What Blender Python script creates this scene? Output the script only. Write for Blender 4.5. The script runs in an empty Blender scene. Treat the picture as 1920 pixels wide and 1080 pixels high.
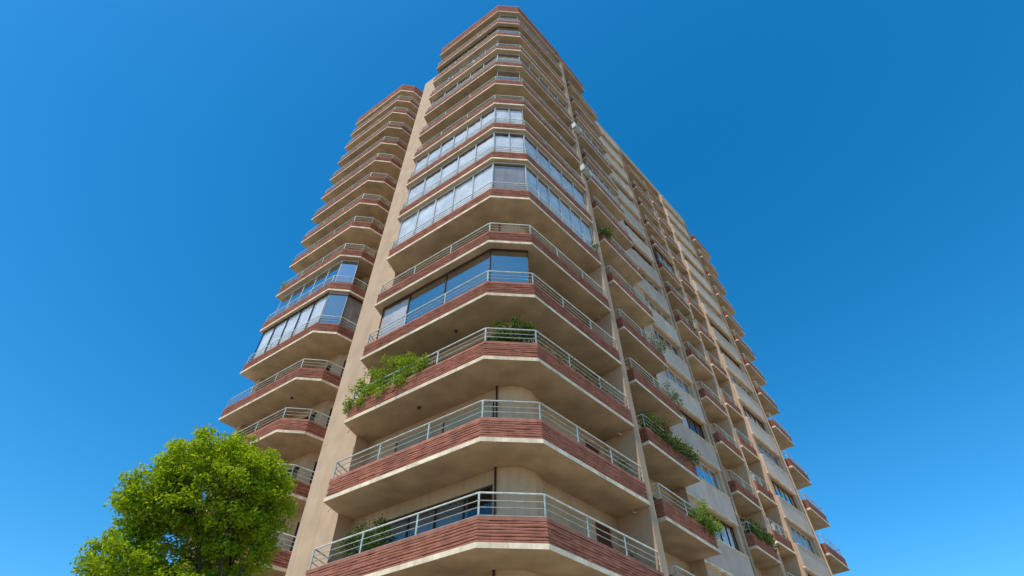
import bpy, bmesh, math, random
import numpy as np
from mathutils import Vector, Matrix, noise

random.seed(7)
rng = np.random.default_rng(11)
S = bpy.context.scene
COL = S.collection
G = 6.5                       # street level lies this far under the first balcony floor

# ------------------------------------------------------------------ camera, sky, sun, exposure
cam_d = bpy.data.cameras.new("camera")
cam = bpy.data.objects.new("camera", cam_d)
COL.objects.link(cam)
rt = Vector((0.99697875, -0.07734683, -0.0071304))
up = Vector((-0.05200497, -0.73286753, 0.67838092))
fw = Vector((0.05769625, 0.67596055, 0.73467577))
M = Matrix((rt, up, -fw)).transposed().to_4x4()
M.translation = Vector((-1.03253, -12.69221, -4.89374 + G))
cam.matrix_world = M
cam_d.sensor_fit = 'HORIZONTAL'
cam_d.sensor_width = 36.0
cam_d.lens = 992.535 / 1920 * 36.0
cam_d.clip_end = 3000
S.camera = cam

SUN_DIR = Vector((-0.62, -0.785, 0)).normalized()
SUN_EL = math.radians(54)
world = bpy.data.worlds.new("World")
S.world = world
world.use_nodes = True
nt = world.node_tree
for n in list(nt.nodes): nt.nodes.remove(n)
sky = nt.nodes.new("ShaderNodeTexSky")
sky.sky_type = 'NISHITA'
sky.sun_disc = False
sky.sun_elevation = SUN_EL
sky.sun_rotation = math.atan2(SUN_DIR.x, SUN_DIR.y)
sky.altitude = 600
sky.air_density = 1.0
sky.dust_density = 0.4
sky.ozone_density = 4.0
hsv = nt.nodes.new("ShaderNodeHueSaturation")
hsv.inputs['Saturation'].default_value = 1.35
hsv.inputs['Hue'].default_value = 0.490
bg = nt.nodes.new("ShaderNodeBackground")
bg.inputs['Strength'].default_value = 0.13
wo = nt.nodes.new("ShaderNodeOutputWorld")
nt.links.new(sky.outputs[0], hsv.inputs['Color'])
nt.links.new(hsv.outputs[0], bg.inputs[0])
nt.links.new(bg.outputs[0], wo.inputs[0])

sun_d = bpy.data.lights.new("sun", 'SUN')
sun_d.energy = 2.0
sun_d.angle = math.radians(0.5)
sun_d.color = (1.0, 0.92, 0.78)
sun = bpy.data.objects.new("sun", sun_d)
COL.objects.link(sun)
sd = Vector((SUN_DIR.x * math.cos(SUN_EL), SUN_DIR.y * math.cos(SUN_EL), math.sin(SUN_EL)))
sun.rotation_euler = sd.to_track_quat('Z', 'Y').to_euler()
sun.location = (-40, 10, 70)

S.view_settings.view_transform = 'Standard'
S.view_settings.look = 'None'
S.view_settings.exposure = 0.78
S.view_settings.gamma = 1.0
S.view_settings.use_curve_mapping = False
S.cycles.max_bounces = 8
S.cycles.diffuse_bounces = 5
S.cycles.transparent_max_bounces = 24

# ------------------------------------------------------------------ materials
def mat(name):
    m = bpy.data.materials.new(name); m.use_nodes = True
    t = m.node_tree; b = t.nodes["Principled BSDF"]
    return m, t, b

def lin(c): return (c[0], c[1], c[2], 1.0)

def painted(name, base, var=0.18, rough=0.8, scale=1.2, streak=0.25, bump=0.15, bscale=40, grime=(0.25, 0.20, 0.15)):
    """weathered paint or render: large blotches, rain streaks running down, fine grain"""
    m, t, b = mat(name)
    N = t.nodes.new; L = t.links.new
    tc = N("ShaderNodeTexCoord")
    geo = N("ShaderNodeNewGeometry")
    n1 = N("ShaderNodeTexNoise"); n1.inputs['Scale'].default_value = scale; n1.inputs['Detail'].default_value = 6
    L(geo.outputs['Position'], n1.inputs['Vector'])
    mp = N("ShaderNodeMapping"); mp.inputs['Scale'].default_value = (3.0, 3.0, 0.22)
    L(geo.outputs['Position'], mp.inputs['Vector'])
    n2 = N("ShaderNodeTexNoise"); n2.inputs['Scale'].default_value = 2.2; n2.inputs['Detail'].default_value = 5
    L(mp.outputs[0], n2.inputs['Vector'])
    r1 = N("ShaderNodeMapRange"); r1.inputs[1].default_value = 0.3; r1.inputs[2].default_value = 0.7
    r1.inputs[3].default_value = 1 - var; r1.inputs[4].default_value = 1 + var * 0.6
    L(n1.outputs['Fac'], r1.inputs[0])
    mul = N("ShaderNodeMix"); mul.data_type = 'RGBA'; mul.blend_type = 'MULTIPLY'; mul.inputs['Factor'].default_value = 1
    oi = N("ShaderNodeObjectInfo")
    ro = N("ShaderNodeMapRange"); ro.inputs[3].default_value = 0.86; ro.inputs[4].default_value = 1.12
    L(oi.outputs['Random'], ro.inputs[0])
    tone = N("ShaderNodeMix"); tone.data_type = 'RGBA'; tone.blend_type = 'MULTIPLY'; tone.inputs['Factor'].default_value = 1
    tone.inputs['A'].default_value = lin(base); L(ro.outputs[0], tone.inputs['B'])
    L(tone.outputs['Result'], mul.inputs['A'])
    L(r1.outputs[0], mul.inputs['B'])
    r2 = N("ShaderNodeMapRange"); r2.inputs[1].default_value = 0.5; r2.inputs[2].default_value = 0.8
    r2.inputs[3].default_value = 0; r2.inputs[4].default_value = streak
    L(n2.outputs['Fac'], r2.inputs[0])
    mx = N("ShaderNodeMix"); mx.data_type = 'RGBA'
    L(r2.outputs[0], mx.inputs['Factor']); L(mul.outputs['Result'], mx.inputs['A'])
    mx.inputs['B'].default_value = lin([base[i] * grime[i] * 2.2 for i in range(3)])
    L(mx.outputs['Result'], b.inputs['Base Color'])
    b.inputs['Roughness'].default_value = rough
    b.inputs['Specular IOR Level'].default_value = 0.25
    n3 = N("ShaderNodeTexNoise"); n3.inputs['Scale'].default_value = bscale; n3.inputs['Detail'].default_value = 4
    L(geo.outputs['Position'], n3.inputs['Vector'])
    bp = N("ShaderNodeBump"); bp.inputs['Strength'].default_value = bump; bp.inputs['Distance'].default_value = 0.02
    L(n3.outputs['Fac'], bp.inputs['Height']); L(bp.outputs[0], b.inputs['Normal'])
    return m

M_wall = painted("wall render", (0.52, 0.352, 0.222), var=0.13, streak=0.30)
M_inner = painted("recess wall paint", (0.53, 0.365, 0.225), var=0.15, streak=0.30)
M_spandrel = painted("grey beige spandrel paint", (0.57, 0.435, 0.33), var=0.14, streak=0.28)
M_edge = painted("cream slab edge paint", (0.80, 0.65, 0.45), var=0.28, streak=0.65, scale=2.5)
M_soffit = painted("soffit paint", (0.48, 0.35, 0.212), var=0.26, streak=0.16, scale=1.1, bump=0.12)
M_brick = painted("red ribbed brick", (0.385, 0.152, 0.098), var=0.28, streak=0.30, scale=3.0, bump=0.5, bscale=28, rough=0.85)
M_rail = painted("pale grey rail paint", (0.60, 0.61, 0.54), var=0.25, streak=0.15, scale=6, rough=0.45, bump=0.02)
M_bar = painted("grey green rail paint", (0.44, 0.47, 0.40), var=0.3, streak=0.2, scale=6, rough=0.45, bump=0.02)
M_post = painted("grey green post paint", (0.42, 0.48, 0.44), var=0.25, streak=0.15, scale=6, rough=0.5, bump=0.02)
M_brown = painted("dark brown frame", (0.055, 0.030, 0.022), var=0.3, rough=0.45, bump=0.05)
M_door = painted("reddish brown door", (0.13, 0.045, 0.030), var=0.25, rough=0.5, bump=0.05)
M_shut = painted("beige roller shutter", (0.42, 0.36, 0.27), var=0.15, rough=0.6, bump=0.02)
M_alu = painted("aluminium frame", (0.50, 0.50, 0.50), var=0.15, rough=0.4, bump=0.02)
M_room = painted("painted room shade", (0.16, 0.12, 0.09), var=0.2, bump=0.0)  # gloom of the rooms put into the colour behind every opening
M_ac = painted("air conditioner casing", (0.60, 0.58, 0.52), var=0.15, rough=0.5, bump=0.02)
M_dark = painted("dark grille", (0.03, 0.03, 0.03), var=0.2, rough=0.5, bump=0.02)
M_terra = painted("terracotta", (0.32, 0.13, 0.07), var=0.2, bump=0.1)
M_asphalt = painted("asphalt", (0.055, 0.053, 0.052), var=0.3, streak=0, bump=0.6, bscale=60)
M_pave = painted("pavement slabs", (0.50, 0.42, 0.31), var=0.2, streak=0, bump=0.3)
M_ground = painted("town ground", (0.48, 0.39, 0.28), var=0.2, streak=0, scale=0.05)
M_white = painted("road paint", (0.75, 0.75, 0.72), var=0.2, streak=0)
M_bark = painted("bark", (0.075, 0.055, 0.04), var=0.4, streak=0.3, scale=8, bump=0.8, bscale=30)

def glass(name, tint, refl, film):
    m, t, b = mat(name)
    t.nodes.remove(b)
    N = t.nodes.new; L = t.links.new
    tr = N("ShaderNodeBsdfTransparent"); tr.inputs['Color'].default_value = lin(film)
    gl = N("ShaderNodeBsdfGlossy"); gl.inputs['Roughness'].default_value = 0.015; gl.inputs['Color'].default_value = lin(tint)
    geo = N("ShaderNodeNewGeometry")
    dt = N("ShaderNodeVectorMath"); dt.operation = 'DOT_PRODUCT'
    L(geo.outputs['Incoming'], dt.inputs[0]); L(geo.outputs['Normal'], dt.inputs[1])
    ab = N("ShaderNodeMath"); ab.operation = 'ABSOLUTE'; L(dt.outputs['Value'], ab.inputs[0])
    om = N("ShaderNodeMath"); om.operation = 'SUBTRACT'; om.inputs[0].default_value = 1.0; L(ab.outputs[0], om.inputs[1])
    pw = N("ShaderNodeMath"); pw.operation = 'POWER'; pw.inputs[1].default_value = 5.0; L(om.outputs[0], pw.inputs[0])
    fr = N("ShaderNodeMath"); fr.operation = 'MULTIPLY_ADD'; fr.inputs[1].default_value = 0.92; fr.inputs[2].default_value = 0.08; L(pw.outputs[0], fr.inputs[0])
    n = N("ShaderNodeTexNoise"); n.inputs['Scale'].default_value = 1.6; n.inputs['Detail'].default_value = 1
    L(geo.outputs['Position'], n.inputs['Vector'])
    bp = N("ShaderNodeBump"); bp.inputs['Strength'].default_value = 0.03; bp.inputs['Distance'].default_value = 0.05
    L(n.outputs['Fac'], bp.inputs['Height']); L(bp.outputs[0], gl.inputs['Normal'])
    ma = N("ShaderNodeMath"); ma.operation = 'MULTIPLY_ADD'; ma.inputs[1].default_value = 1.0; ma.inputs[2].default_value = refl
    ma.use_clamp = True
    L(fr.outputs[0], ma.inputs[0])
    mx = N("ShaderNodeMixShader")
    L(ma.outputs[0], mx.inputs[0]); L(tr.outputs[0], mx.inputs[1]); L(gl.outputs[0], mx.inputs[2])
    L(mx.outputs[0], t.nodes["Material Output"].inputs['Surface'])
    return m

M_glass = glass("window glass", (0.95, 0.92, 0.88), 0.04, (0.90, 0.92, 0.92))
M_glass_in = glass("recessed window glass", (0.8, 0.85, 0.85), 0.0, (0.6, 0.6, 0.58))
M_film = glass("reflective film glass", (0.80, 0.84, 0.84), 0.55, (0.45, 0.5, 0.5))

def curtain_mat(name, base):
    m, t, b = mat(name)
    N = t.nodes.new; L = t.links.new
    geo = N("ShaderNodeNewGeometry")
    n = N("ShaderNodeTexNoise"); n.inputs['Scale'].default_value = 1.3
    L(geo.outputs['Position'], n.inputs['Vector'])
    cr = N("ShaderNodeMapRange"); cr.inputs[1].default_value = 0.3; cr.inputs[2].default_value = 0.7; cr.inputs[3].default_value = 0.75; cr.inputs[4].default_value = 1.05
    L(n.outputs['Fac'], cr.inputs[0])
    mul = N("ShaderNodeMix"); mul.data_type = 'RGBA'; mul.blend_type = 'MULTIPLY'; mul.inputs['Factor'].default_value = 1
    mul.inputs['A'].default_value = lin(base); L(cr.outputs[0], mul.inputs['B'])
    L(mul.outputs['Result'], b.inputs['Base Color'])
    b.inputs['Roughness'].default_value = 0.9
    return m
M_curt = curtain_mat("white net curtain", (0.88, 0.85, 0.84))
M_curt_g = curtain_mat("grey blue curtain", (0.42, 0.43, 0.47))
M_curt_b = curtain_mat("taupe curtain", (0.36, 0.30, 0.27))

def leaf_mat(name, c1, c2, trans=0.45):
    m, t, b = mat(name)
    N = t.nodes.new; L = t.links.new
    geo = N("ShaderNodeNewGeometry")
    mx = N("ShaderNodeMix"); mx.data_type = 'RGBA'
    mx.inputs['A'].default_value = lin(c1); mx.inputs['B'].default_value = lin(c2)
    L(geo.outputs['Random Per Island'], mx.inputs['Factor'])
    L(mx.outputs['Result'], b.inputs['Base Color'])
    b.inputs['Roughness'].default_value = 0.55
    b.inputs['Specular IOR Level'].default_value = 0.35
    tl = N("ShaderNodeBsdfTranslucent")
    br = N("ShaderNodeMix"); br.data_type = 'RGBA'; br.blend_type = 'MULTIPLY'; br.inputs['Factor'].default_value = 1
    br.inputs['B'].default_value = (1.7, 1.6, 0.5, 1)
    L(mx.outputs['Result'], br.inputs['A']); L(br.outputs['Result'], tl.inputs['Color'])
    ms = N("ShaderNodeMixShader"); ms.inputs[0].default_value = trans
    L(b.outputs[0], ms.inputs[1]); L(tl.outputs[0], ms.inputs[2])
    L(ms.outputs[0], t.nodes["Material Output"].inputs['Surface'])
    return m
M_leaf = leaf_mat("street tree leaves", (0.16, 0.25, 0.008), (0.36, 0.44, 0.018), 0.55)
M_leaf_y = leaf_mat("light creeper leaves", (0.12, 0.21, 0.015), (0.28, 0.36, 0.03))
M_leaf_d = leaf_mat("dark shrub leaves", (0.035, 0.075, 0.014), (0.10, 0.15, 0.025), 0.4)

# ------------------------------------------------------------------ plan geometry
HW = 0.84084
aL, aR = math.radians(39.104), math.radians(42.044)
uL = Vector((-math.cos(aL), math.sin(aL), 0)); nL = Vector((-math.sin(aL), -math.cos(aL), 0))
uR = Vector((math.cos(aR), math.sin(aR), 0));  nR = Vector((math.sin(aR), -math.cos(aR), 0))
LP = Vector((-HW, 0, 0)); RP = Vector((HW, 0, 0))
def Lw(s, o, z=0.0): return LP + uL * s + nL * o + Vector((0, 0, z + G))
def Rw(t, o, z=0.0): return RP + uR * t + nR * o + Vector((0, 0, z + G))
Z = {-1: -2.85, 0: 0.0, 1: 2.755, 2: 5.592, 3: 8.446, 4: 11.434, 5: 14.590, 6: 17.956, 7: 21.116, 8: 24.176,
     9: 27.0, 10: 30.03, 11: 33.06, 12: 35.99, 13: 38.92, 14: 41.91, 15: 44.5, 16: 46.9}

# ------------------------------------------------------------------ mesh helpers
def obj(name, verts, faces, mats, parent=None, midx=None, smooth=False):
    me = bpy.data.meshes.new(name)
    me.from_pydata([tuple(v) for v in verts], [], faces)
    for m in (mats if isinstance(mats, (list, tuple)) else [mats]): me.materials.append(m)
    if midx is not None: me.polygons.foreach_set('material_index', midx)
    if smooth: me.polygons.foreach_set('use_smooth', [True] * len(me.polygons))
    me.update()
    o = bpy.data.objects.new(name, me); COL.objects.link(o)
    if parent is not None: o.parent = parent
    return o

def inst(name, me, parent, loc=(0, 0, 0)):
    o = bpy.data.objects.new(name, me); COL.objects.link(o); o.parent = parent; o.location = loc
    return o

class MB:
    def __init__(s): s.v = []; s.f = []; s.m = []
    def quad(s, a, b, c, d, mi=0):
        i = len(s.v); s.v += [a, b, c, d]; s.f.append((i, i + 1, i + 2, i + 3)); s.m.append(mi)
    def box(s, P, a0, a1, b0, b1, c0, c1, mi=0):
        """P(a,b,c) maps local to world; a along, b outward, c up"""
        i = len(s.v)
        for c in (c0, c1):
            for a, b in ((a0, b0), (a1, b0), (a1, b1), (a0, b1)): s.v.append(P(a, b, c))
        for q in ((0, 1, 2, 3), (4, 7, 6, 5), (0, 4, 5, 1), (1, 5, 6, 2), (2, 6, 7, 3), (3, 7, 4, 0)):
            s.f.append(tuple(i + k for k in q)); s.m.append(mi)
    def tube(s, pts, r, n=6, mi=0, taper=None, cap=True):
        pts = [Vector(p) for p in pts]; rings = []
        for k, p in enumerate(pts):
            d = (pts[min(k + 1, len(pts) - 1)] - pts[max(k - 1, 0)])
            if d.length < 1e-9: d = Vector((0, 0, 1))
            d.normalize()
            x = d.cross(Vector((0, 0, 1)))
            if x.length < 1e-3: x = d.cross(Vector((0, 1, 0)))
            x.normalize(); y = x.cross(d)
            rr = r if taper is None else taper[k]
            i = len(s.v); rings.append(i)
            for j in range(n):
                a = 2 * math.pi * (j + 0.5) / n
                s.v.append(p + x * (math.cos(a) * rr) + y * (math.sin(a) * rr))
        for k in range(len(pts) - 1):
            for j in range(n):
                s.f.append((rings[k] + j, rings[k] + (j + 1) % n, rings[k + 1] + (j + 1) % n, rings[k + 1] + j)); s.m.append(mi)
        if cap:
            s.f.append(tuple(rings[0] + j for j in range(n))); s.m.append(mi)
            s.f.append(tuple(rings[-1] + j for j in reversed(range(n)))); s.m.append(mi)
    def prism(s, poly, z0, z1, mb=0, mside=0, mt=0):
        """poly: list of (x,y), any winding"""
        n = len(poly); i = len(s.v)
        ar = sum(poly[k][0] * poly[(k + 1) % n][1] - poly[(k + 1) % n][0] * poly[k][1] for k in range(n))
        if ar < 0: poly = list(reversed(poly))
        for z in (z0, z1):
            for p in poly: s.v.append(Vector((p[0], p[1], z)))
        s.f.append(tuple(reversed(range(i, i + n)))); s.m.append(mb)
        s.f.append(tuple(range(i + n, i + 2 * n))); s.m.append(mt)
        for k in range(n):
            s.f.append((i + k, i + (k + 1) % n, i + n + (k + 1) % n, i + n + k)); s.m.append(mside)
    def make(s, name, mats, parent=None, smooth=False):
        return obj(name, s.v, s.f, mats, parent, s.m, smooth)

def offset(path, d):
    """offset an open plan polyline outward (to the right of its direction)"""
    P = [Vector((p[0], p[1], 0)) for p in path]; out = []
    ns = []
    for k in range(len(P) - 1):
        e = (P[k + 1] - P[k]).normalized(); ns.append(Vector((e.y, -e.x, 0)))
    for k in range(len(P)):
        if k == 0: n = ns[0]; out.append(P[k] + n * d)
        elif k == len(P) - 1: n = ns[-1]; out.append(P[k] + n * d)
        else:
            n = (ns[k - 1] + ns[k]).normalized(); c = max(0.35, n.dot(ns[k])); out.append(P[k] + n * (d / c))
    return out

def resample(path, step):
    out = []; 
    for k in range(len(path) - 1):
        a, b = Vector((path[k][0], path[k][1], 0)), Vector((path[k + 1][0], path[k + 1][1], 0))
        n = max(1, int(round((b - a).length / step)))
        for j in range(n): out.append((a.lerp(b, j / n), k, j == 0))
    out.append((Vector((path[-1][0], path[-1][1], 0)), len(path) - 2, True))
    return out

def corner_normals(path):
    P = [Vector((p[0], p[1], 0)) for p in path]; ns = []
    for k in range(len(P) - 1):
        e = (P[k + 1] - P[k]).normalized(); ns.append(Vector((e.y, -e.x, 0)))
    return ns

def ribbed(path, z0, z1, thick=0.11, nrib=7, step=0.11, seed=0, wob=1.0):
    """a parapet of rough projecting courses with recessed joints between them"""
    ns = corner_normals(path); sm = resample(path, step)
    prof = []
    h = (z1 - z0) / nrib
    for r in range(nrib):
        b = z0 + r * h
        prof += [(b + 0.04 * h, -0.034, r, 0), (b + 0.20 * h, 0.004, r, 1), (b + 0.62 * h, 0.010, r, 1), (b + 0.90 * h, -0.006, r, 1)]
    np_ = len(prof); V = []; F = []
    arc = 0; last = sm[0][0]
    for (p, k, corner) in sm:
        arc += (p - last).length; last = p
        if corner and 0 < k and (p - Vector((path[k][0], path[k][1], 0))).length < 1e-6:
            n = (ns[k - 1] + ns[k]).normalized(); c = n.dot(ns[k])
        else: n = ns[k]; c = 1.0
        for (z, o, r, body) in prof:
            w = noise.noise(Vector((arc * 1.6, r * 3.7 + seed, 0.3))) * 0.020 * wob + noise.noise(Vector((arc * 6.0, r * 5.1 + seed, 9.3))) * 0.016 * wob
            dz = noise.noise(Vector((arc * 0.9, r * 2.2 + seed, 5.0))) * 0.016 * wob
            q = p + n * ((o + (w if body else 0)) / c)
            V.append(Vector((q.x, q.y, z + dz)))
        q = p - n * (thick / c)
        V.append(Vector((q.x, q.y, z1))); V.append(Vector((q.x, q.y, z0)))
    m = np_ + 2
    for i in range(len(sm) - 1):
        for j in range(m):
            a = i * m + j; b_ = i * m + (j + 1) % m
            F.append((a, b_, b_ + m, a + m))
    F.append(tuple(range(m))); F.append(tuple(reversed(range((len(sm) - 1) * m, len(sm) * m))))
    # outward winding
    F = [tuple(reversed(f)) for f in F]
    return V, F

def strip(path, o0, o1, z0, z1):
    """a band following the path between two plan offsets"""
    A = offset(path, o0); B = offset(path, o1); n = len(path); V = []; F = []
    for k in range(n):
        V += [Vector((A[k].x, A[k].y, z0)), Vector((B[k].x, B[k].y, z0)), Vector((B[k].x, B[k].y, z1)), Vector((A[k].x, A[k].y, z1))]
    for k in range(n - 1):
        for j in range(4):
            a = k * 4 + j; b = k * 4 + (j + 1) % 4
            F.append((a, b, b + 4, a + 4))
    F.append((3, 2, 1, 0)); e = (n - 1) * 4; F.append((e, e + 1, e + 2, e + 3))
    return V, F

# ------------------------------------------------------------------ the setting on the ground (below the frame)
def structure(o): o['kind'] = 'structure'; return o
b = MB(); b.box(lambda a, c, z: Vector((a, c, z)), -900, 900, -900, 900, -1.0, -0.16)
structure(b.make('ground', M_ground))
b = MB(); b.box(lambda a, c, z: Vector((a, c, z)), -60, 60, -30, -15.2, -0.156, -0.12)
structure(b.make('road', M_asphalt))
b = MB(); b.box(lambda a, c, z: Vector((a, c, z)), -60, 60, -15.05, 40, -0.156, 0.0)
structure(b.make('pavement', M_pave))
b = MB(); b.box(lambda a, c, z: Vector((a, c, z)), -60, 60, -15.19, -15.05, -0.152, 0.004)
structure(b.make('kerb', M_edge))
b = MB()
for k in range(-14, 15):
    b.box(lambda a, c, z: Vector((a, c, z)), k * 4, k * 4 + 2, -22.7, -22.55, -0.118, -0.115)
structure(b.make('road_marking', M_white))

# ------------------------------------------------------------------ the tower
tower = bpy.data.objects.new('apartment_tower', None); COL.objects.link(tower)
tower['label'] = "tall corner apartment tower with red ribbed balconies and cream slab edges"
tower['category'] = "apartment building"

def xy(v): return (v.x, v.y)
PATH = {
    'corner': [xy(Lw(6.32, -0.80)), xy(Lw(6.09, 0.0)), xy(LP), xy(RP), xy(Rw(5.15, 0.0))],
    'wing':   [xy(Lw(19.1, -3.0)), xy(Lw(19.2, -1.42)), xy(Lw(12.95, -1.42)), xy(Lw(12.04, -2.24)), xy(Lw(11.75, -3.6))],
    'side':   [xy(Rw(6.45, -1.5)), xy(Rw(6.45, -0.2)), xy(Rw(10.3, -0.32)), xy(Rw(10.3, -1.66))],
    'mid':    [xy(Rw(18.4, -2.9)), xy(Rw(18.4, -1.80)), xy(Rw(21.35, -1.88))],
    'narrow': [xy(Rw(21.75, -1.8)), xy(Rw(24.15, -1.8))],
    'end':    [xy(Rw(30.5, -2.9)), xy(Rw(30.5, -1.60)), xy(Rw(34.2, -1.70)), xy(Rw(34.2, -2.9))],
}
INNER = {   # wall side of the slab, running back from the end of the path to its start
    'corner': [xy(Rw(5.15, -1.35)), xy(Rw(1.47, -1.32)), (0.42, 1.30), (-0.31, 1.36), xy(Lw(0.45, -1.42)), xy(Lw(6.32, -1.42))],
    'wing':   [xy(Lw(11.75, -4.3)), xy(Lw(13.0, -3.55)), xy(Lw(19.1, -3.4))],
    'side':   [xy(Rw(6.45, -1.66))],
    'mid':    [xy(Rw(21.35, -3.0)), xy(Rw(18.4, -3.0))],
    'narrow': [xy(Rw(24.15, -3.0)), xy(Rw(21.75, -3.0))],
    'end':    [xy(Rw(34.2, -3.1)), xy(Rw(30.5, -3.1))],
}
NPOST = {'corner': [1, 3, 1, 3], 'wing': [1, 3, 1, 1], 'side': [1, 2, 1], 'mid': [1, 2], 'narrow': [2], 'end': [1, 2, 1]}
SLAB_T, PAR0, PAR1, COP1, RAIL = 0.13, 0.13, 0.66, 0.76, 1.36
MESH = {}
def data_of(o):
    me = o.data; bpy.data.objects.remove(o); return me

for kind, path in PATH.items():
    D = {}
    poly = [xy(p) for p in offset(path, 0.035)] + INNER[kind]
    b = MB(); b.prism(poly, 0, SLAB_T, mb=1, mside=0, mt=1)
    if kind in ('corner', 'wing'):                      # small ceiling rose under the slab
        pass
    D['slab'] = data_of(b.make('balcony', [M_edge, M_soffit]))
    for v in range(3):
        V, F = ribbed(path, PAR0, PAR1, seed=17.3 * v + len(path), step=0.11 if kind == 'corner' else 0.2, nrib=7)
        D['parapet', v] = data_of(obj('parapet', V, F, M_brick))
    V, F = strip(path, -0.13, 0.012, PAR1, COP1)
    D['coping'] = data_of(obj('coping', V, F, M_brick))
    rp = offset(path, -0.05)
    def rail_mesh(bm_, z, r, mi):
        pts = [Vector((p.x, p.y, z)) for p in rp]
        # soften the corners of the rail
        q = [pts[0]]
        for k in range(1, len(pts) - 1):
            a = (pts[k - 1] - pts[k]).normalized() * 0.07; c = (pts[k + 1] - pts[k]).normalized() * 0.07
            q += [pts[k] + a, pts[k] + (a + c) * 0.28, pts[k] + c]
        q.append(pts[-1]); bm_.tube(q, r, 6, mi)
    zs = [COP1 + 0.03, COP1 + 0.23, COP1 + 0.40]
    for i, z in enumerate(zs):
        b = MB(); rail_mesh(b, z, 0.013, 0); D['bar', i] = data_of(b.make('rail_bar', [M_bar], smooth=True))
    b = MB(); rail_mesh(b, RAIL, 0.026, 0); D['top'] = data_of(b.make('top_rail', [M_rail], smooth=True))
    posts = []
    for k in range(len(rp) - 1):
        n = NPOST[kind][k]
        for j in range(n): posts.append((rp[k].lerp(rp[k + 1], j / n), (rp[k + 1] - rp[k]).normalized()))
    posts.append((rp[-1], (rp[-1] - rp[-2]).normalized()))
    if kind in ('corner', 'wing', 'side', 'mid', 'end'): posts = posts[1:]
    D['posts'] = posts
    def post(bm_, p, e, mi):
        n = Vector((e.y, -e.x, 0))
        bm_.box(lambda a, c, z: Vector((p.x, p.y, 0)) + e * a + n * c + Vector((0, 0, z)), -0.024, 0.024, -0.012, 0.012, COP1 - 0.005, RAIL - 0.01, mi)
    pm = []
    for p, e in posts:
        b = MB(); post(b, p, e, 0); pm.append(data_of(b.make('rail_post', [M_post])))
    D['postm'] = pm
    b = MB()
    for z in zs: rail_mesh(b, z, 0.013, 1)
    rail_mesh(b, RAIL, 0.026, 0)
    for p, e in posts: post(b, p, e, 1)
    D['railing'] = data_of(b.make('railing', [M_rail, M_post], smooth=False))
    MESH[kind] = D

BAL = {}
def balcony(kind, k, z, detail):
    D = MESH[kind]; zz = z + G
    root = inst('balcony', D['slab'], tower, (0, 0, zz))
    BAL[kind, k] = root
    inst('parapet', D['parapet', random.randrange(3)], root)
    inst('coping', D['coping'], root)
    if detail:
        for i in range(3): inst('rail_bar', D['bar', i], root)
        inst('top_rail', D['top'], root)
        for pm in D['postm']: inst('rail_post', pm, root)
    else:
        inst('railing', D['railing'], root)
    return root

for k in range(-1, 14): balcony('corner', k, Z[k], k <= 8)
for k in range(-1, 16): balcony('wing', k, Z[k], 1 <= k <= 6)
for k in range(-1, 14): balcony('side', k, Z[k], 0 <= k <= 8)
for k in range(-1, 15): balcony('mid', k, Z[k], 1 <= k <= 7)
for k in range(-1, 14): balcony('narrow', k, Z[k] + 1.2, 0 <= k <= 6)
for k in range(-1, 14): balcony('end', k, Z[k], 1 <= k <= 7)

# small ceiling lamps under the lowest corner slabs
b = MB(); b.tube([(0, 0, 0), (0, 0, -0.05), (0, 0, -0.09)], 0.1, 10, 0, taper=[0.06, 0.055, 0.03])
lampm = data_of(b.make('ceiling_lamp', [M_dark]))
for k, pos in ((2, Lw(3.3, -0.75)), (3, Lw(2.0, -0.8))):
    inst('ceiling_lamp', lampm, BAL['corner', k], (pos.x, pos.y, -0.001))
pos = Lw(14.3, -2.3); inst('ceiling_lamp', lampm, BAL['wing', 4], (pos.x, pos.y, -0.001))
# drain spouts at the slab ends
b = MB(); b.tube([(0, 0, 0), tuple(uL * 0.10 - Vector((0, 0, 0.02))), tuple(uL * 0.16 - Vector((0, 0, 0.09)))], 0.022, 6)
spl = data_of(b.make('drain_spout', [M_edge]))
for k in (1, 2, 3, 5, 7):
    p = Lw(6.14, -0.35); inst('drain_spout', spl, BAL['corner', k], (p.x, p.y, -0.03))
b = MB(); b.tube([(0, 0, 0), (0, 0, -0.07), tuple(nR * 0.10 - Vector((0, 0, 0.12)))], 0.022, 6)
spr = data_of(b.make('drain_spout', [M_edge]))
for k in (1, 2, 4):
    p = Rw(5.0, -0.55); inst('drain_spout', spr, BAL['corner', k], (p.x, p.y, -0.005))

# ------------------------------------------------------------------ walls with real openings
def frame_of(origin, u, n):
    return lambda a, o, z: origin + u * a + n * o + Vector((0, 0, z + G))

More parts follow.
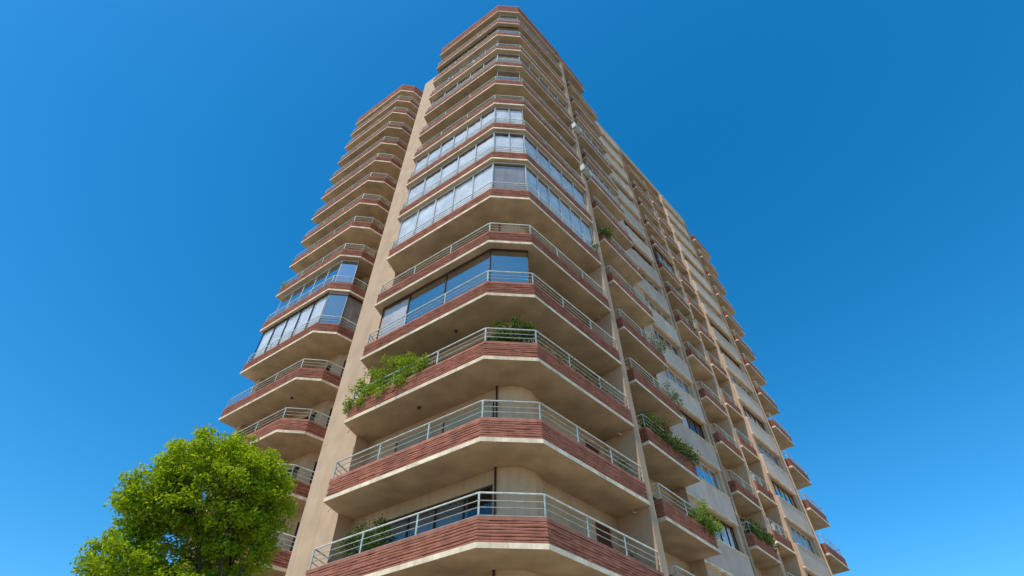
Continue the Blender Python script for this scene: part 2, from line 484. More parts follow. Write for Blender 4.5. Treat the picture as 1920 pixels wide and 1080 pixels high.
def wall(name, P, a0, a1, z0, z1, holes, wmat, reveal=0.12, depth=1.6, rmat=None):
    """sheet with holes; every hole has a reveal, then a closed room behind it"""
    A = sorted({a0, a1, *[h[0] for h in holes], *[h[1] for h in holes]})
    B = sorted({z0, z1, *[h[2] for h in holes], *[h[3] for h in holes]})
    m = MB()
    key = {}
    inhole = lambda x, y: any(h[0] < x < h[1] and h[2] < y < h[3] for h in holes)
    for i in range(len(A) - 1):
        j = 0
        while j < len(B) - 1:
            x = (A[i] + A[i + 1]) / 2
            if inhole(x, (B[j] + B[j + 1]) / 2): j += 1; continue
            j2 = j
            while j2 + 1 < len(B) - 1 and not inhole(x, (B[j2 + 1] + B[j2 + 2]) / 2): j2 += 1
            m.quad(P(A[i], 0, B[j]), P(A[i + 1], 0, B[j]), P(A[i + 1], 0, B[j2 + 1]), P(A[i], 0, B[j2 + 1]), 0)
            j = j2 + 1
    for (x0, x1, y0, y1) in holes:
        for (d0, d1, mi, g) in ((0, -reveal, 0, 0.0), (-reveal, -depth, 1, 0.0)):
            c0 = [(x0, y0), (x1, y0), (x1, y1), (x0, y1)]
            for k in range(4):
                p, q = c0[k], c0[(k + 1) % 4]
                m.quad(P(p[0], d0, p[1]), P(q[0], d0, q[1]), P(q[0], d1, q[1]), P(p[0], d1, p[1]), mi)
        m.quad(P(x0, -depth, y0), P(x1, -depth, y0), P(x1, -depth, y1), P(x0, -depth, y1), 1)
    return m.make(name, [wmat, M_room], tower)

def curtain(P, a0, a1, z0, z1, off, parent, m, amp=0.03, wl=0.22):
    n = max(3, int((a1 - a0) / (wl / 3))); V = []; F = []
    ph = random.random() * 9
    for i in range(n + 1):
        a = a0 + (a1 - a0) * i / n
        o = off + amp * math.sin(2 * math.pi * a / wl + ph) + amp * 0.8 * noise.noise(Vector((a * 2.3, ph, z0)))
        V += [P(a, o, z0 + 0.02), P(a, o, z1)]
    for i in range(n): F.append((2 * i, 2 * i + 2, 2 * i + 3, 2 * i + 1))
    return obj('curtain', V, F, m, parent)

def window(P, a0, a1, z0, z1, lights, reveal, fmat, gmat=None, fw_=0.055, cur=None, cfrac=(0, 1), chead=0.0, proud=0.03):
    """a framed window with mullions (mesh), its panes and curtain as sub-parts"""
    m = MB(); o0, o1 = -reveal - 0.03, -reveal + proud
    m.box(P, a0, a1, o0, o1, z1 - fw_, z1); m.box(P, a0, a1, o0, o1, z0, z0 + fw_)
    cuts = [a0 + (a1 - a0) * i / lights for i in range(lights + 1)]
    for i, c in enumerate(cuts):
        l = c - (0 if i == 0 else fw_ / 2); r = c + (0 if i == lights else fw_ / 2)
        if i == 0: r = c + fw_
        if i == lights: l = c - fw_
        m.box(P, l, r, o0 + 0.002, o1 - 0.002, z0 + fw_, z1 - fw_)
    w = m.make('window', [fmat], tower)
    for i in range(lights):
        q = MB(); q.quad(P(cuts[i] + 0.02, -reveal, z0 + 0.03), P(cuts[i + 1] - 0.02, -reveal, z0 + 0.03), P(cuts[i + 1] - 0.02, -reveal, z1 - 0.03), P(cuts[i] + 0.02, -reveal, z1 - 0.03))
        q.make('pane', [gmat or M_glass], w)
    if cur:
        ca, cb = a0 + (a1 - a0) * cfrac[0], a0 + (a1 - a0) * cfrac[1]
        curtain(P, ca, cb, z0, z1 - chead, -reveal - 0.14, w, cur)
    return w

TOPW = 45.0
# -- recessed walls behind the corner balconies
PLi = frame_of(LP + nL * -1.42, uL, nL)
PRi = frame_of(RP + nR * -1.33, uR, nR)
hl, hr = [], []
for k in range(-1, 14):
    top = Z[k + 1] - 0.42
    hl += [(0.62, 4.9, Z[k] + 0.14, top)]
    hr += [(3.95, 4.8, Z[k] + 0.14, top)]
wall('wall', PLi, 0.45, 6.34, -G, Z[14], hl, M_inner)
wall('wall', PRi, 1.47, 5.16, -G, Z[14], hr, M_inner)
for k in range(-1, 14):
    top = Z[k + 1] - 0.42
    cur = random.choice([M_curt_g, M_curt_b, M_curt, None])
    window(PLi, 0.62, 4.9, Z[k] + 0.14, top, 4, 0.08, M_brown, gmat=M_glass_in, cur=cur, cfrac=(random.choice([0.25, 0.5]), 1.0))
    w = MB(); w.box(PRi, 3.955, 4.795, -0.12, -0.06, Z[k] + 0.145, top - 0.005)
    for q in range(3):
        w.box(PRi, 4.05, 4.70, -0.06, -0.045, Z[k] + 0.28 + q * 0.72, Z[k] + 0.86 + q * 0.72)
    w.make('door', [M_door], tower)
    if k % 3 == 1:
        for lo, hi in (((0.70, 2.70), (2.78, 4.84)) if k == 1 else ((3.85, 4.84),)):
          w = MB()
          for q in range(int((top - Z[k] - 0.9) / 0.09)): w.box(PLi, lo, hi, -0.045, -0.02, top - 0.10 - q * 0.09, top - 0.02 - q * 0.09)
          w.make('roller_shutter', [M_shut], tower)
b = MB()
pts = [(-0.312, 1.358), (0.10, 1.27), (0.42, 1.30), (0.80, 1.55), (1.055, 1.965)]
core = [xy(Lw(0.45, -1.40)), *pts, xy(Rw(1.47, -1.32)), (0.4, 3.2)]
b.prism([xy(Lw(0.46, -1.43))] + pts + [xy(Rw(1.48, -1.34)), (0.35, 3.4)], 0, Z[14] + G)
b.make('column', [M_inner], tower)
b = MB(); p = Lw(0.47, -1.33); b.tube([(p.x, p.y, 0), (p.x, p.y, Z[14] + G)], 0.035, 6); b.make('drain_pipe', [M_brown], tower)

def pier(fn, a0, a1, o0, o1, z1, m=M_wall, name='pier'):
    b = MB(); b.prism([xy(fn(a0, o0)), xy(fn(a1, o0)), xy(fn(a1, o1)), xy(fn(a0, o1))], 0, z1 + G)
    return b.make(name, [m], tower)

pier(Lw, 6.32, 8.25, -5.2, -0.80, 40.6)                 # wide pier between the corner block and the rear wing
pier(Rw, 5.155, 5.52, -1.9, -0.02, Z[14] - 0.01)        # thin pier right of the corner balconies
pier(Lw, 18.55, 19.05, -5.0, -2.35, Z[16] - 0.02)       # far end of the wing

# -- wing walls
PWi = frame_of(LP + nL * -3.5, uL, nL)
hw = []
for k in range(-1, 16):
    top = Z[k + 1] - 0.45
    hw += [(13.6, 15.2, Z[k] + 0.14, top), (16.0, 18.0, Z[k] + 0.6, top)]
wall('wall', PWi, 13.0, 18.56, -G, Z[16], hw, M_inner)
for k in range(-1, 16):
    top = Z[k + 1] - 0.45
    window(PWi, 13.6, 15.2, Z[k] + 0.14, top, 2, 0.08, M_brown, gmat=M_glass_in, cur=random.choice([None, M_curt_g]))
    window(PWi, 16.0, 18.0, Z[k] + 0.6, top, 2, 0.08, M_brown, gmat=M_glass_in)
# canted wall and the return towards the pier
A, B = Lw(13.0, -3.5), Lw(11.9, -4.6)
uc = Vector((B.x - A.x, B.y - A.y, 0)); lc = uc.length; uc.normalize()
PWc = frame_of(Vector((A.x, A.y, 0)), uc, Vector((-uc.y, uc.x, 0)))
if Vector((-uc.y, uc.x, 0)).dot(nL) < 0: PWc = frame_of(Vector((A.x, A.y, 0)), uc, Vector((uc.y, -uc.x, 0)))
hc = [(0.3, lc - 0.25, Z[k] + 0.3, Z[k + 1] - 0.45) for k in range(-1, 16)]
wall('wall', PWc, 0, lc, -G, Z[16], hc, M_inner, depth=0.9)
for h in hc: window(PWc, *h, 1, 0.08, M_brown, gmat=M_glass_in)
pier(Lw, 8.25, 11.9, -6.0, -4.62, Z[16] - 0.03, M_wall, 'wall')

# -- side bay recess
PSi = frame_of(RP + nR * -1.66, uR, nR)
hs = [(6.2, 9.7, Z[k] + 0.16, Z[k + 1] - 0.75) for k in range(-1, 14)]
wall('wall', PSi, 5.5, 10.32, -G, Z[14] - 1.2, hs, M_inner, reveal=0.15)
for i, h in enumerate(hs):
    window(PSi, *h, 4, 0.1, M_brown, gmat=M_film if i in (0, 1) else M_glass, cur=random.choice([M_curt_g, M_curt_g, M_curt, M_curt_b]), cfrac=(0, random.choice([0.75, 0.9, 1])))

# -- window strips with deep reveals
PB = frame_of(RP + nR * -1.68, uR, nR)
def strip_bay(a0, a1, w0, w1, nl, zoff):
    hh = []
    for j in range(0, 16):
        head = 3.13 + 2.83 * (j - 1) + zoff
        hh.append((w0, w1, head - 1.42, head))
    hh = [h for h in hh if h[2] > -2 and h[3] < TOPW - 1.5]
    wall('wall', PB, a0, a1, -G, TOPW - 0.8, hh, M_wall, reveal=0.26)
    hh.sort(key=lambda h: h[2])
    for i, (x0, x1, z0, z1) in enumerate(hh):
        window(PB, x0 + 0.004, x1 - 0.004, z0 + 0.004, z1 - 0.004, nl, 0.20, random.choice([M_alu, M_brown, M_brown]), gmat=random.choice([M_glass, M_glass, M_film]),
               cur=random.choice([M_curt_g, M_curt, M_curt, M_curt_b]), cfrac=(0, random.choice([0.6, 1, 1])))
        ztop = hh[i + 1][2] if i + 1 < len(hh) else TOPW - 0.9
        q = MB(); q.box(PB, a0 + 0.02, x1 + 0.10, -0.02, 0.11, z1 + 0.085, ztop - 0.055); sp = q.make('spandrel', [M_spandrel], tower)
        q = MB(); q.box(PB, a0 + 0.02, x1 + 0.10, -0.02, 0.135, z1 + 0.005, z1 + 0.082); q.make('window_head', [M_edge], sp)
        q = MB(); q.box(PB, x0 - 0.02, x1 + 0.06, -0.02, 0.15, ztop - 0.052, ztop - 0.004); q.make('window_sill', [M_edge], sp)
strip_bay(10.33, 17.0, 13.1, 16.25, 4, 0.0)
strip_bay(24.16, 29.5, 24.5, 28.4, 5, 0.12)
for a, z in ((10.32, TOPW), (17.0, TOPW), (24.16, TOPW), (29.5, TOPW)): pass
# tan side faces of the strips (the sides of the projecting bays)
pier(Rw, 10.305, 10.318, -1.68, -1.0, Z[13], M_wall, 'jamb')
pier(Rw, 16.98, 17.02, -3.2, -1.675, TOPW - 0.8, M_wall, 'jamb')
pier(Rw, 24.13, 24.17, -3.2, -1.675, TOPW - 0.8, M_wall, 'jamb')
pier(Rw, 29.47, 29.53, -3.2, -1.675, TOPW - 0.8, M_wall, 'jamb')
pier(Rw, 21.36, 21.70, -3.1, -1.92, TOPW - 1.0, M_wall, 'fin')
for t, o in ((21.76, -1.95), (16.6, -1.60), (29.0, -1.60)):
    b = MB(); p = Rw(t, o); b.tube([(p.x, p.y, 0), (p.x, p.y, G + 43.5)], 0.05, 7); b.make('drain_pipe', [M_wall], tower, smooth=True)
# recess walls behind the mid, narrow and end balconies
PM = frame_of(RP + nR * -3.0, uR, nR)
hm = [(17.8, 20.6, Z[k] + 0.16, Z[k + 1] - 0.6) for k in range(-1, 14)]
hm2 = [(22.2, 23.6, Z[k] + 1.4, Z[k + 1] + 0.55) for k in range(-1, 13)]
wall('wall', PM, 17.0, 24.15, -G, TOPW - 0.9, hm + hm2, M_inner)
for h in hm: window(PM, *h, 3, 0.1, M_brown, cur=random.choice([M_curt_g, None]))
for h in hm2: window(PM, *h, 2, 0.1, M_brown)
he = [(30.8, 32.6, Z[k] + 0.16, Z[k + 1] - 0.6) for k in range(-1, 14)]
wall('wall', PM, 29.5, 33.4, -G, Z[14], he, M_inner)
for h in he: window(PM, *h, 2, 0.1, M_brown, cur=random.choice([M_curt_g, None]))

# -- roofs and parapets at the top
def roof(kind, z, h, wh=0.14):
    path = PATH[kind]
    b = MB(); b.prism([xy(p) for p in offset(path, 0.035)] + INNER[kind], z + G, z + G + wh, mb=1, mside=0, mt=1)
    r = b.make('roof_slab', [M_edge, M_soffit], tower)
    V, F = ribbed(path, z + G + wh, z + G + h - 0.16, nrib=max(6, int(h / 0.075)), step=0.25)
    obj('parapet', V, F, M_brick, r)
    V, F = strip(path, -0.13, 0.02, z + G + h - 0.16, z + G + h); obj('coping', V, F, M_brick, r)
roof('corner', Z[14], 1.75)
roof('wing', Z[16], 1.55)
roof('end', Z[14], 0.95)
# the corner roof runs on over half of the side bay
b = MB(); b.prism([xy(Rw(5.16, 0.03)), xy(Rw(8.8, -0.12)), xy(Rw(8.8, -3)), xy(Rw(5.16, -3))], Z[14] + G - 0.004, Z[14] + G + 0.14, mb=1)
b.make('roof_slab', [M_edge, M_soffit], tower)
p2 = [xy(Rw(5.16, 0.0)), xy(Rw(8.75, -0.15)), xy(Rw(8.75, -3))]
V, F = ribbed(p2, Z[14] + G + 0.14, Z[14] + G + 1.45, nrib=12, step=0.25); obj('parapet', V, F, M_brick, tower)
# parapet band along the rear part of the right front
b = MB()
b.prism([xy(Rw(9.0, -1.66)), xy(Rw(17.02, -1.66)), xy(Rw(17.02, -3)), xy(Rw(9.0, -3))], TOPW - 0.8 + G, TOPW + G)
b.prism([xy(Rw(17.02, -1.70)), xy(Rw(24.13, -1.70)), xy(Rw(24.13, -3)), xy(Rw(17.02, -3))], TOPW - 0.9 + G, TOPW - 0.02 + G)
b.prism([xy(Rw(24.13, -1.66)), xy(Rw(29.53, -1.66)), xy(Rw(29.53, -3)), xy(Rw(24.13, -3))], TOPW - 0.8 + G, TOPW - 0.3 + G)
b.make('roof_parapet', [M_wall], tower)
# closed bodies behind the fronts, with the roof decks
b = MB()
back = [xy(Lw(6.3, -3.3)), (-0.2, 4.2), (0.6, 4.4), xy(Rw(5.3, -3.3)), xy(Rw(10.4, -3.6)), xy(Rw(16.9, -3.7)), xy(Rw(17.1, -4.9)), xy(Rw(24.0, -4.9)), xy(Rw(24.2, -3.7)), xy(Rw(29.4, -3.7)), xy(Rw(29.6, -4.9)), xy(Rw(33.4, -4.9)),
        xy(Rw(33.4, -16)), xy(Rw(10, -16)), xy(Lw(6.3, -18))]
b.prism(back, 0, Z[14] + G - 0.02)
b.prism([xy(Lw(11.8, -6.2)), xy(Lw(13.2, -5.3)), xy(Lw(18.6, -5.3)), xy(Lw(18.6, -14)), xy(Lw(8.2, -14)), xy(Lw(8.2, -6.2))], 0, Z[16] + G - 0.02)
b.make('rear_body', [M_wall], tower)
b = MB()
b.prism([xy(Lw(13.0, -3.5)), xy(Lw(18.56, -3.5)), xy(Lw(18.56, -6)), xy(Lw(11.9, -6)), xy(Lw(11.9, -4.6))], Z[16] + G, Z[16] + G + 0.2)
b.prism([xy(Lw(6.3, -1.4)), xy(Lw(0.46, -1.4)), (0.4, 1.35), xy(Rw(1.5, -1.35)), xy(Rw(5.5, -1.35)), xy(Rw(10.3, -1.7)), xy(Rw(10.3, -4.5)), (0.4, 6), xy(Lw(6.3, -4.5))], Z[14] + G + 0.005, Z[14] + G + 0.12)
b.prism([xy(Rw(10.3, -1.7)), xy(Rw(29.5, -1.7)), xy(Rw(33.4, -3.0)), xy(Rw(33.4, -5)), xy(Rw(10.3, -5))], Z[14] + G + 0.13, Z[14] + G + 0.28)
b.make('roof_deck', [M_wall], tower)
# side faces that close the recesses
pier(Rw, 33.38, 33.44, -16, -3.0, Z[14] - 0.03, M_wall, 'wall')
pier(Rw, 17.02, 17.05, -3.3, -3.0, TOPW - 1.0, M_wall, 'jamb')

# ------------------------------------------------------------------ glazed-in balconies
def glazing(kind, k, segs, panes, znext, gm, cur, fm, chead=0.15, inset=0.30, curmap=None, skip=(), lights=None):
    """segs: indices of the path segments that are closed in; panes: lights per segment"""
    gp = offset(PATH[kind], -inset); z0, z1 = Z[k] + COP1 + 0.02, znext - 0.012
    fr = MB(); todo = []
    for si, n in zip(segs, panes):
        a, c = gp[si], gp[si + 1]
        e = (c - a); ln = e.length; e.normalize(); nn = Vector((e.y, -e.x, 0))
        P = frame_of(Vector((a.x, a.y, 0)), e, nn)
        fr.box(P, 0, ln, -0.03, 0.03, z1 - 0.07, z1); fr.box(P, 0, ln, -0.03, 0.03, z0, z0 + 0.06)
        cuts = [ln * i / n for i in range(n + 1)]
        if lights and si in lights: cuts = [0] + [ln * q for q in lights[si]] + [ln]
        for i, x in enumerate(cuts):
            fr.box(P, max(0, x - 0.028), min(ln, x + 0.028), -0.027, 0.027, z0 + 0.06, z1 - 0.07)
        todo.append((P, cuts, ln, si))
    g_ = fr.make('balcony_glazing', [fm], tower)
    for P, cuts, ln, si in todo:
        for i in range(len(cuts) - 1):
            if (si, i) in skip: continue
            q = MB(); q.quad(P(cuts[i] + 0.02, 0, z0 + 0.03), P(cuts[i + 1] - 0.02, 0, z0 + 0.03), P(cuts[i + 1] - 0.02, 0, z1 - 0.03), P(cuts[i] + 0.02, 0, z1 - 0.03))
            q.make('pane', [gm], g_)
        cm = cur if curmap is None else curmap.get(si, cur)
        if cm is not None:
            curtain(P, 0.05, ln - 0.05, z0 + 0.02, z1 - chead - random.random() * 0.1, -0.06, g_, cm, amp=0.010, wl=0.45)
    return g_
M_curt_t = curtain_mat('tan blind', (0.46, 0.36, 0.25))
M_blue = glass("blue tinted film glass", (0.84, 0.78, 0.70), 0.48, (0.35, 0.42, 0.46))
glazing('corner', 3, [1, 2], [2, 1], Z[4], M_blue, M_curt_g, M_brown, skip=((1, 0),), lights={1: [0.27, 0.615]})
glazing('corner', 11, [1], [5], Z[12], M_film, M_curt_g, M_alu)
glazing('corner', 5, [1, 2, 3], [5, 1, 6], Z[6], M_glass, M_curt, M_alu, chead=0.12, curmap={2: M_curt_b}, inset=0.17)
glazing('corner', 6, [1, 2, 3], [5, 2, 5], Z[7], M_glass, M_curt, M_alu, chead=0.25, inset=0.17)
glazing('corner', 7, [1, 2], [6, 2], Z[8], M_glass, M_curt, M_alu, chead=0.18, inset=0.17)
glazing('corner', 9, [2], [1], Z[10], M_blue, None, M_alu)
glazing('corner', 10, [1, 2, 3], [5, 1, 5], Z[11], M_glass, M_curt_t, M_alu, inset=0.25, chead=0.3)
glazing('corner', 12, [1, 2], [6, 1], Z[13], M_film, M_curt_t, M_brown, inset=0.25)
glazing('corner', 13, [2, 3], [1, 4], Z[14], M_glass, M_curt_t, M_alu, inset=0.25)
glazing('side', 8, [1], [5], Z[9], M_glass, M_curt, M_alu, inset=0.2)
glazing('side', 10, [1], [4], Z[11], M_film, M_curt_t, M_alu, inset=0.2)
glazing('mid', 9, [1], [3], Z[10], M_glass, M_curt_t, M_brown, inset=0.2)
glazing('wing', 5, [1], [5], Z[6], M_glass, M_curt, M_brown, chead=0.1, inset=0.17)
glazing('wing', 5, [2], [1], Z[6], M_blue, M_curt_g, M_alu, inset=0.17)
glazing('wing', 5, [3], [1], Z[6], M_glass, M_curt_b, M_brown, inset=0.17)
glazing('wing', 6, [1, 2], [5, 1], Z[7], M_film, None, M_alu)

# ------------------------------------------------------------------ greenery
def leaves(name, centers, per, size, spread, m, parent=None, droop=0.3):
    """many small folded leaves gathered in clumps"""
    C = np.repeat(np.asarray(centers, float), per, axis=0); n = len(C)
    sp = np.asarray(spread, float)
    B_ = rng.normal(size=(n, 3)); B_ /= np.linalg.norm(B_, axis=1)[:, None]; B_ *= (rng.random(n) ** 0.45)[:, None] * 1.75
    P = C + B_ * sp
    d = rng.normal(size=(n, 3)); d[:, 2] = d[:, 2] * 0.6 - droop; d /= np.linalg.norm(d, axis=1)[:, None]
    s = rng.normal(size=(n, 3)); s[:, 2] *= 0.45; s -= d * np.sum(s * d, axis=1)[:, None]; s /= np.linalg.norm(s, axis=1)[:, None]
    nn = np.cross(d, s)
    L_ = size * rng.uniform(0.65, 1.35, n)[:, None]; Wd = L_ * 0.27
    V = np.stack([P, P + d * L_ * 0.5 + s * Wd + nn * L_ * 0.08, P + d * L_, P + d * L_ * 0.5 - s * Wd + nn * L_ * 0.08], 1).reshape(-1, 3)
    me = bpy.data.meshes.new(name)
    me.vertices.add(n * 4); me.vertices.foreach_set('co', V.ravel())
    me.loops.add(n * 6); me.polygons.add(n * 2)
    base = np.arange(n)[:, None] * 4
    tri = np.concatenate([base + np.array([[0, 1, 2]]), base + np.array([[0, 2, 3]])], 1).reshape(-1)
    me.loops.foreach_set('vertex_index', tri.astype(np.int32))
    me.polygons.foreach_set('loop_start', (np.arange(n * 2) * 3).astype(np.int32))
    me.materials.append(m); me.update(calc_edges=True); me.validate()
    o = bpy.data.objects.new(name, me); COL.objects.link(o)
    if parent is not None: o.parent = parent
    return o

# street tree: trunk, forking limbs, crown
tree = bpy.data.objects.new('street_tree', None); COL.objects.link(tree)
tree.location = (-5.62, -2.75, 0.0)
tree['label'] = "leafy yellow-green street tree in front of the tower's left wing"
tree['category'] = "tree"
TB = Vector(tree.location)
blobs = [(Vector((-5.80, -2.85, -0.20)), (1.24, 1.1, 1.22), 480), (Vector((-6.55, -3.15, -0.55)), (0.58, 0.8, 0.70), 130),
         (Vector((-5.08, -2.5, -0.15)), (0.66, 0.8, 0.82), 140), (Vector((-6.48, -3.2, -1.62)), (0.62, 0.8, 0.52), 130), (Vector((-5.2, -2.4, -1.0)), (0.72, 0.7, 0.65), 130), (Vector((-5.7, -2.3, -1.75)), (1.05, 0.7, 0.6), 170),
         (Vector((-5.55, -2.9, -2.1)), (1.0, 0.8, 0.55), 110)]
tips = []
for c, r, n in blobs:
    k = 0
    while k < n:
        v = Vector(rng.normal(size=3)).normalized()
        rad = 0.45 + 0.55 * random.random() ** 0.5
        rad *= 0.92 + 0.22 * noise.noise(v * 2.3 + c)
        p = c + Vector((v.x * r[0], v.y * r[1], v.z * r[2])) * rad
        tips.append(p + Vector((0, 0, G)) - TB); k += 1
tips = [t for t in tips if noise.noise(t * 1.5) > -0.46]
hollow = Vector((-5.75, -3.3, -1.25 + G)) - TB      # open space under the crown where the limbs show
tips = [t for t in tips if not (abs((t - hollow).x) < 0.32 and (t - hollow).y < 0.25 and abs((t - hollow).z) < 0.28)]
tr = MB()
def limb(p0, p1, r0, r1, n=6, bend=0.12):
    pts = []; 
    j1 = Vector((random.uniform(-1, 1), random.uniform(-1, 1), random.uniform(-0.3, 0.6))) * bend * (p1 - p0).length
    for i in range(n + 1):
        f = i / n; pts.append(p0.lerp(p1, f) + j1 * math.sin(math.pi * f))
    tr.tube(pts, 1, 7, taper=[r0 + (r1 - r0) * (i / n) for i in range(n + 1)])
    return pts
fork = Vector((0.25, 0.1, 3.35))
limb(Vector((0, 0, -0.05)), fork, 0.11, 0.07, 8, 0.03)
boughs = []
for (tx, ty, tz) in ((-0.95, -0.3, 5.35), (-0.45, -0.1, 6.1), (0.05, 0.0, 6.6), (0.45, 0.15, 6.2), (0.75, 0.25, 5.6), (-0.7, -0.35, 4.6), (0.3, -0.45, 5.9), (0.0, 0.5, 6.0)):
    boughs.append(limb(fork + Vector((0, 0, random.uniform(-0.35, 0))), Vector((tx, ty, tz)), 0.036, 0.010, 7, 0.12))
nodes = [p for bgh in boughs for p in bgh[2:]]
for t in tips[::2]:
    q = min(nodes, key=lambda p: (p - t).length + (0.4 if p.z > t.z else 0))
    if (q - t).length > 0.05: tr.tube([q, q.lerp(t, 0.5) + Vector((0, 0, -0.05)), t], 1, 4, taper=[0.012, 0.009, 0.004], cap=False)
tr.make('trunk', [M_bark], tree, smooth=True)
cr = leaves('crown', tips, 80, 0.063, (0.095, 0.095, 0.075), M_leaf, tree)

def plant(label, centers, per, size, spread, m, base, pot=None, cat='plant', group='plants growing on the balconies', name='balcony_plant'):
    """centers are world points; base is where the plant is rooted"""
    r = bpy.data.objects.new(name, None); COL.objects.link(r); r.location = base
    r['label'] = label; r['category'] = cat; r['group'] = group
    B0 = Vector(base); cs = [Vector(c) - B0 for c in centers]
    leaves('foliage', cs, per, size, spread, m, r)
    st = MB()
    for c in cs[::2]:
        st.tube([Vector((c.x * 0.35, c.y * 0.35, 0.12)), Vector((c.x * 0.7, c.y * 0.7, max(0.15, c.z * 0.55))), c], 1, 4, taper=[0.012, 0.009, 0.004], cap=False)
    st.make('stem', [M_bark], r)
    if pot:
        u, n_, ln = pot; pb = MB()
        P = lambda a, o, z: u * a + n_ * o + Vector((0, 0, z))
        h = 0.24
        pb.box(P, -ln / 2, ln / 2, -0.11, 0.11, 0, h); pb.box(P, -ln / 2 - 0.015, ln / 2 + 0.015, -0.125, 0.125, h, h + 0.04)
        pb.make('planter', [M_terra], r)
    return r

def spread_pts(fn, a0, a1, n, o0, o1, zf):
    out = []
    for i in range(n):
        a = a0 + (a1 - a0) * (i + random.random()) / n
        lo, hi = zf((a - a0) / (a1 - a0)); out.append(fn(a, random.uniform(o0, o1), random.uniform(lo, hi)))
    return out
TOPS = SLAB_T
def on(fn, a, o, k): return fn(a, o, Z[k] + TOPS + 0.002)
plant("bright yellow-green creeper spilling over the left rail of the third corner balcony", 
      spread_pts(Lw, 2.6, 6.1, 100, -0.5, 0.16, lambda f: (Z[2] + 0.55, Z[2] + 1.25 + 0.75 * math.sin(f * 2.9))), 80, 0.085, (0.13, 0.13, 0.12), M_leaf_y, on(Lw, 4.6, -0.4, 2), (uL, nL, 2.4))
plant("green sprig hanging at the lower left tip of the creeper balcony", spread_pts(Lw, 6.0, 6.25, 7, -0.1, 0.12, lambda f: (Z[2] + 0.45, Z[2] + 0.85)), 30, 0.08, (0.07, 0.07, 0.08), M_leaf_y, on(Lw, 6.02, -0.3, 2), (uL, nL, 0.24))
plant("dark green bush rising above the chamfered rail of the creeper balcony",
      [Vector((x, random.uniform(0.2, 0.55), Z[2] + G + random.uniform(1.0, 2.1 - 0.5 * abs(x - 0.05)))) for x in np.linspace(-0.5, 0.75, 40)], 70, 0.085, (0.13, 0.13, 0.14), M_leaf_d, (0.1, 0.42, Z[2] + G + TOPS + 0.002), (Vector((1, 0, 0)), Vector((0, 1, 0)), 1.1))
plant("dark leafy shrubs behind the right rail of the creeper balcony", spread_pts(Rw, 0.3, 4.3, 44, -0.45, -0.12, lambda f: (Z[2] + 0.75, Z[2] + 1.35 - 0.3 * f)), 50, 0.07, (0.12, 0.12, 0.10), M_leaf_d, on(Rw, 2.3, -0.3, 2), (uR, nR, 3.2))
plant("dark bushy plant behind the left end rail of the lowest corner balcony", spread_pts(Lw, 3.6, 5.3, 60, -1.0, -0.25, lambda f: (Z[0] + 0.6, Z[0] + 2.05 - 0.9 * abs(f - 0.45))), 80, 0.08, (0.14, 0.14, 0.14), M_leaf_d, on(Lw, 4.5, -0.6, 0), (uL, nL, 0.9))
plant("small grey-green potted plants behind the right rail of the lowest corner balcony", spread_pts(Rw, 2.6, 4.7, 12, -0.5, -0.2, lambda f: (Z[0] + 0.75, Z[0] + 1.2)), 26, 0.06, (0.10, 0.10, 0.09), M_leaf_d, on(Rw, 3.6, -0.35, 0), (uR, nR, 1.6))
plant("small plant at the right end of the second corner balcony beside the pier", spread_pts(Rw, 4.55, 5.0, 8, -0.5, -0.2, lambda f: (Z[1] + 0.9, Z[1] + 1.65)), 24, 0.065, (0.08, 0.08, 0.10), M_leaf_d, on(Rw, 4.78, -0.35, 1), (uR, nR, 0.4))
plant("tiny green plant at the right end of the balcony with curtained glazing", spread_pts(Rw, 4.75, 5.1, 7, -0.15, 0.1, lambda f: (Z[5] + 0.7, Z[5] + 1.4)), 26, 0.09, (0.08, 0.08, 0.12), M_leaf_d, on(Rw, 4.9, -0.35, 5), (uR, nR, 0.3))
plant("long green plants trailing over the rail of the side balcony level with the creeper balcony", spread_pts(Rw, 6.6, 10.2, 64, -0.5, 0.02, lambda f: (Z[2] + 0.75, Z[2] + 1.55 - 0.5 * f)), 50, 0.085, (0.14, 0.14, 0.13), M_leaf_d, on(Rw, 8.4, -0.5, 2), (uR, nR, 3.0))
plant("yellowing vine covering the right half of the rail of a lower side balcony", spread_pts(Rw, 8.9, 10.4, 40, -0.5, 0.02, lambda f: (Z[1] + 0.65, Z[1] + 1.5 - 0.5 * f)), 56, 0.085, (0.14, 0.14, 0.14), M_leaf_y, on(Rw, 9.5, -0.55, 1), (uR, nR, 1.4))
plant("green plant sticking out left of a side balcony beside the thin pier", spread_pts(Rw, 6.35, 7.1, 14, -0.35, 0.05, lambda f: (Z[6] + 0.5, Z[6] + 1.3)), 36, 0.11, (0.14, 0.14, 0.13), M_leaf_d, on(Rw, 6.8, -0.4, 6), (uR, nR, 0.5))
for k, lab in ((3, "dark plant at the right end of the side balcony just above the trailing plants"), (4, "dark plant at the right end of the side balcony two floors above the trailing plants")):
    plant(lab, spread_pts(Rw, 9.5, 10.4, 12, -0.6, -0.1, lambda f: (Z[k] + 0.9, Z[k] + 1.7)), 28, 0.09, (0.12, 0.12, 0.13), M_leaf_d, on(Rw, 9.9, -0.5, k), (uR, nR, 0.7))
plant("shaggy dark fern filling the lowest visible middle balcony rail", spread_pts(Rw, 18.6, 21.2, 50, -2.3, -1.7, lambda f: (Z[2] + 0.75, Z[2] + 1.7 - 0.3 * f)), 44, 0.12, (0.14, 0.14, 0.14), M_leaf_d, on(Rw, 19.9, -2.2, 2), (uR, nR, 2.0))
plant("green plant at the right end of a middle balcony rail halfway up the right front", spread_pts(Rw, 20.0, 21.2, 14, -2.2, -1.75, lambda f: (Z[7] + 0.7, Z[7] + 1.5)), 30, 0.13, (0.16, 0.16, 0.15), M_leaf_d, on(Rw, 20.6, -2.2, 7), (uR, nR, 0.8))
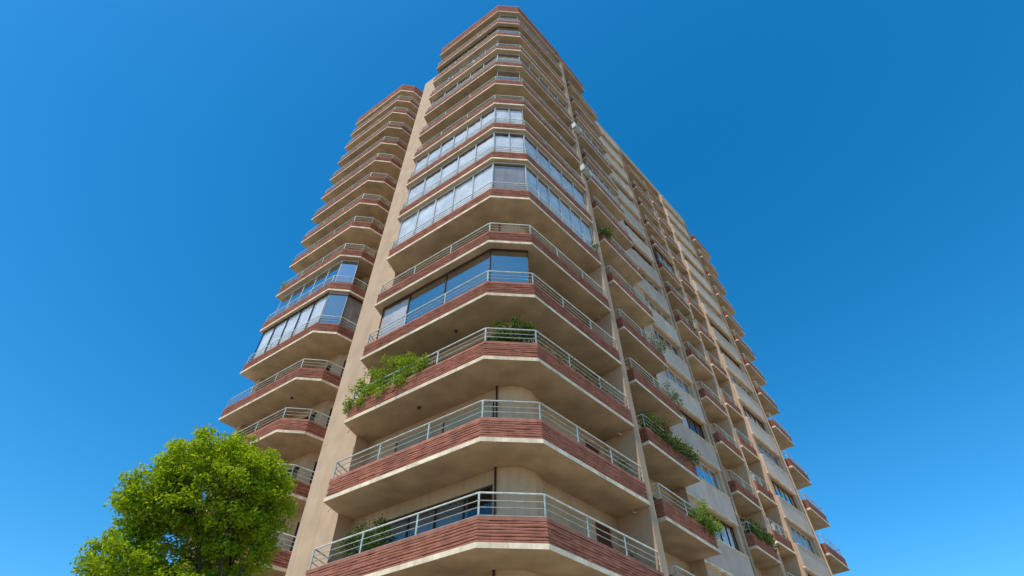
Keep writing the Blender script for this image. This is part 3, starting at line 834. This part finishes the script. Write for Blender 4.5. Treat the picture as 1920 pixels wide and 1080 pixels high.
plant("small bright plant at the far left end of a wing balcony against the sky", spread_pts(Lw, 18.6, 19.2, 8, -1.75, -1.4, lambda f: (Z[7] + 0.6, Z[7] + 1.3)), 30, 0.11, (0.11, 0.11, 0.13), M_leaf_y, on(Lw, 18.9, -1.7, 7), (uL, nL, 0.4))

# ------------------------------------------------------------------ air conditioner condensers
def condenser(label, P0, u, n_, bracket):
    r = bpy.data.objects.new('air_conditioner', None); COL.objects.link(r); r.location = P0
    r['label'] = label; r['category'] = 'air conditioner'; r['group'] = 'air conditioner condensers on the right front'
    P = lambda a, o, z: u * a + n_ * o + Vector((0, 0, z))
    b = MB(); b.box(P, -0.40, 0.40, 0.03, 0.31, 0.06, 0.61); b.box(P, -0.41, 0.41, 0.02, 0.32, 0.61, 0.63); b.make('casing', [M_ac], r)
    b = MB()
    ring = [P(-0.10 + 0.22 * math.cos(t), 0.322, 0.335 + 0.22 * math.sin(t)) for t in np.linspace(0, 2 * math.pi, 21)]
    b.tube(ring, 0.008, 5, cap=False)
    for rr in (0.07, 0.145):
        b.tube([P(-0.10 + rr * math.cos(t), 0.322, 0.335 + rr * math.sin(t)) for t in np.linspace(0, 2 * math.pi, 17)], 0.005, 4, cap=False)
    for t in np.linspace(0, math.pi, 5)[:-1]:
        b.tube([P(-0.10 - 0.22 * math.cos(t), 0.322, 0.335 - 0.22 * math.sin(t)), P(-0.10 + 0.22 * math.cos(t), 0.322, 0.335 + 0.22 * math.sin(t))], 0.005, 4)
    b.make('fan_grille', [M_ac], r)
    b = MB(); i = len(b.v)
    disc = [P(-0.10 + 0.21 * math.cos(t), 0.3125, 0.335 + 0.21 * math.sin(t)) for t in np.linspace(0, 2 * math.pi, 20, endpoint=False)]
    b.v += disc; b.f.append(tuple(range(20))); b.m.append(0)
    b.make('fan_opening', [M_dark], r)
    b = MB()
    for a in (-0.3, 0.3):
        if bracket: b.box(P, a - 0.02, a + 0.02, 0.0, 0.36, 0.02, 0.06); b.tube([P(a, 0.01, -0.25), P(a, 0.33, 0.03)], 0.014, 5)
        else: b.box(P, a - 0.03, a + 0.03, 0.05, 0.29, -0.62, 0.06)
    b.make('bracket', [M_post], r)
    return r
condenser("upper air conditioner bracketed to the thin pier near the tower top", Rw(5.35, 0.0, 28.7), uR, nR, True)
condenser("lower air conditioner bracketed to the thin pier beside the curtained glazing", Rw(5.35, 0.0, 23.1), uR, nR, True)
condenser("air conditioner on the lowest visible narrow balcony, right of the shaggy fern", Rw(23.0, -2.2, Z[2] + 1.2 + TOPS + 0.622), uR, nR, False)
condenser("air conditioner on the second lowest visible narrow balcony of the right front", Rw(22.6, -2.2, Z[3] + 1.2 + TOPS + 0.622), uR, nR, False)
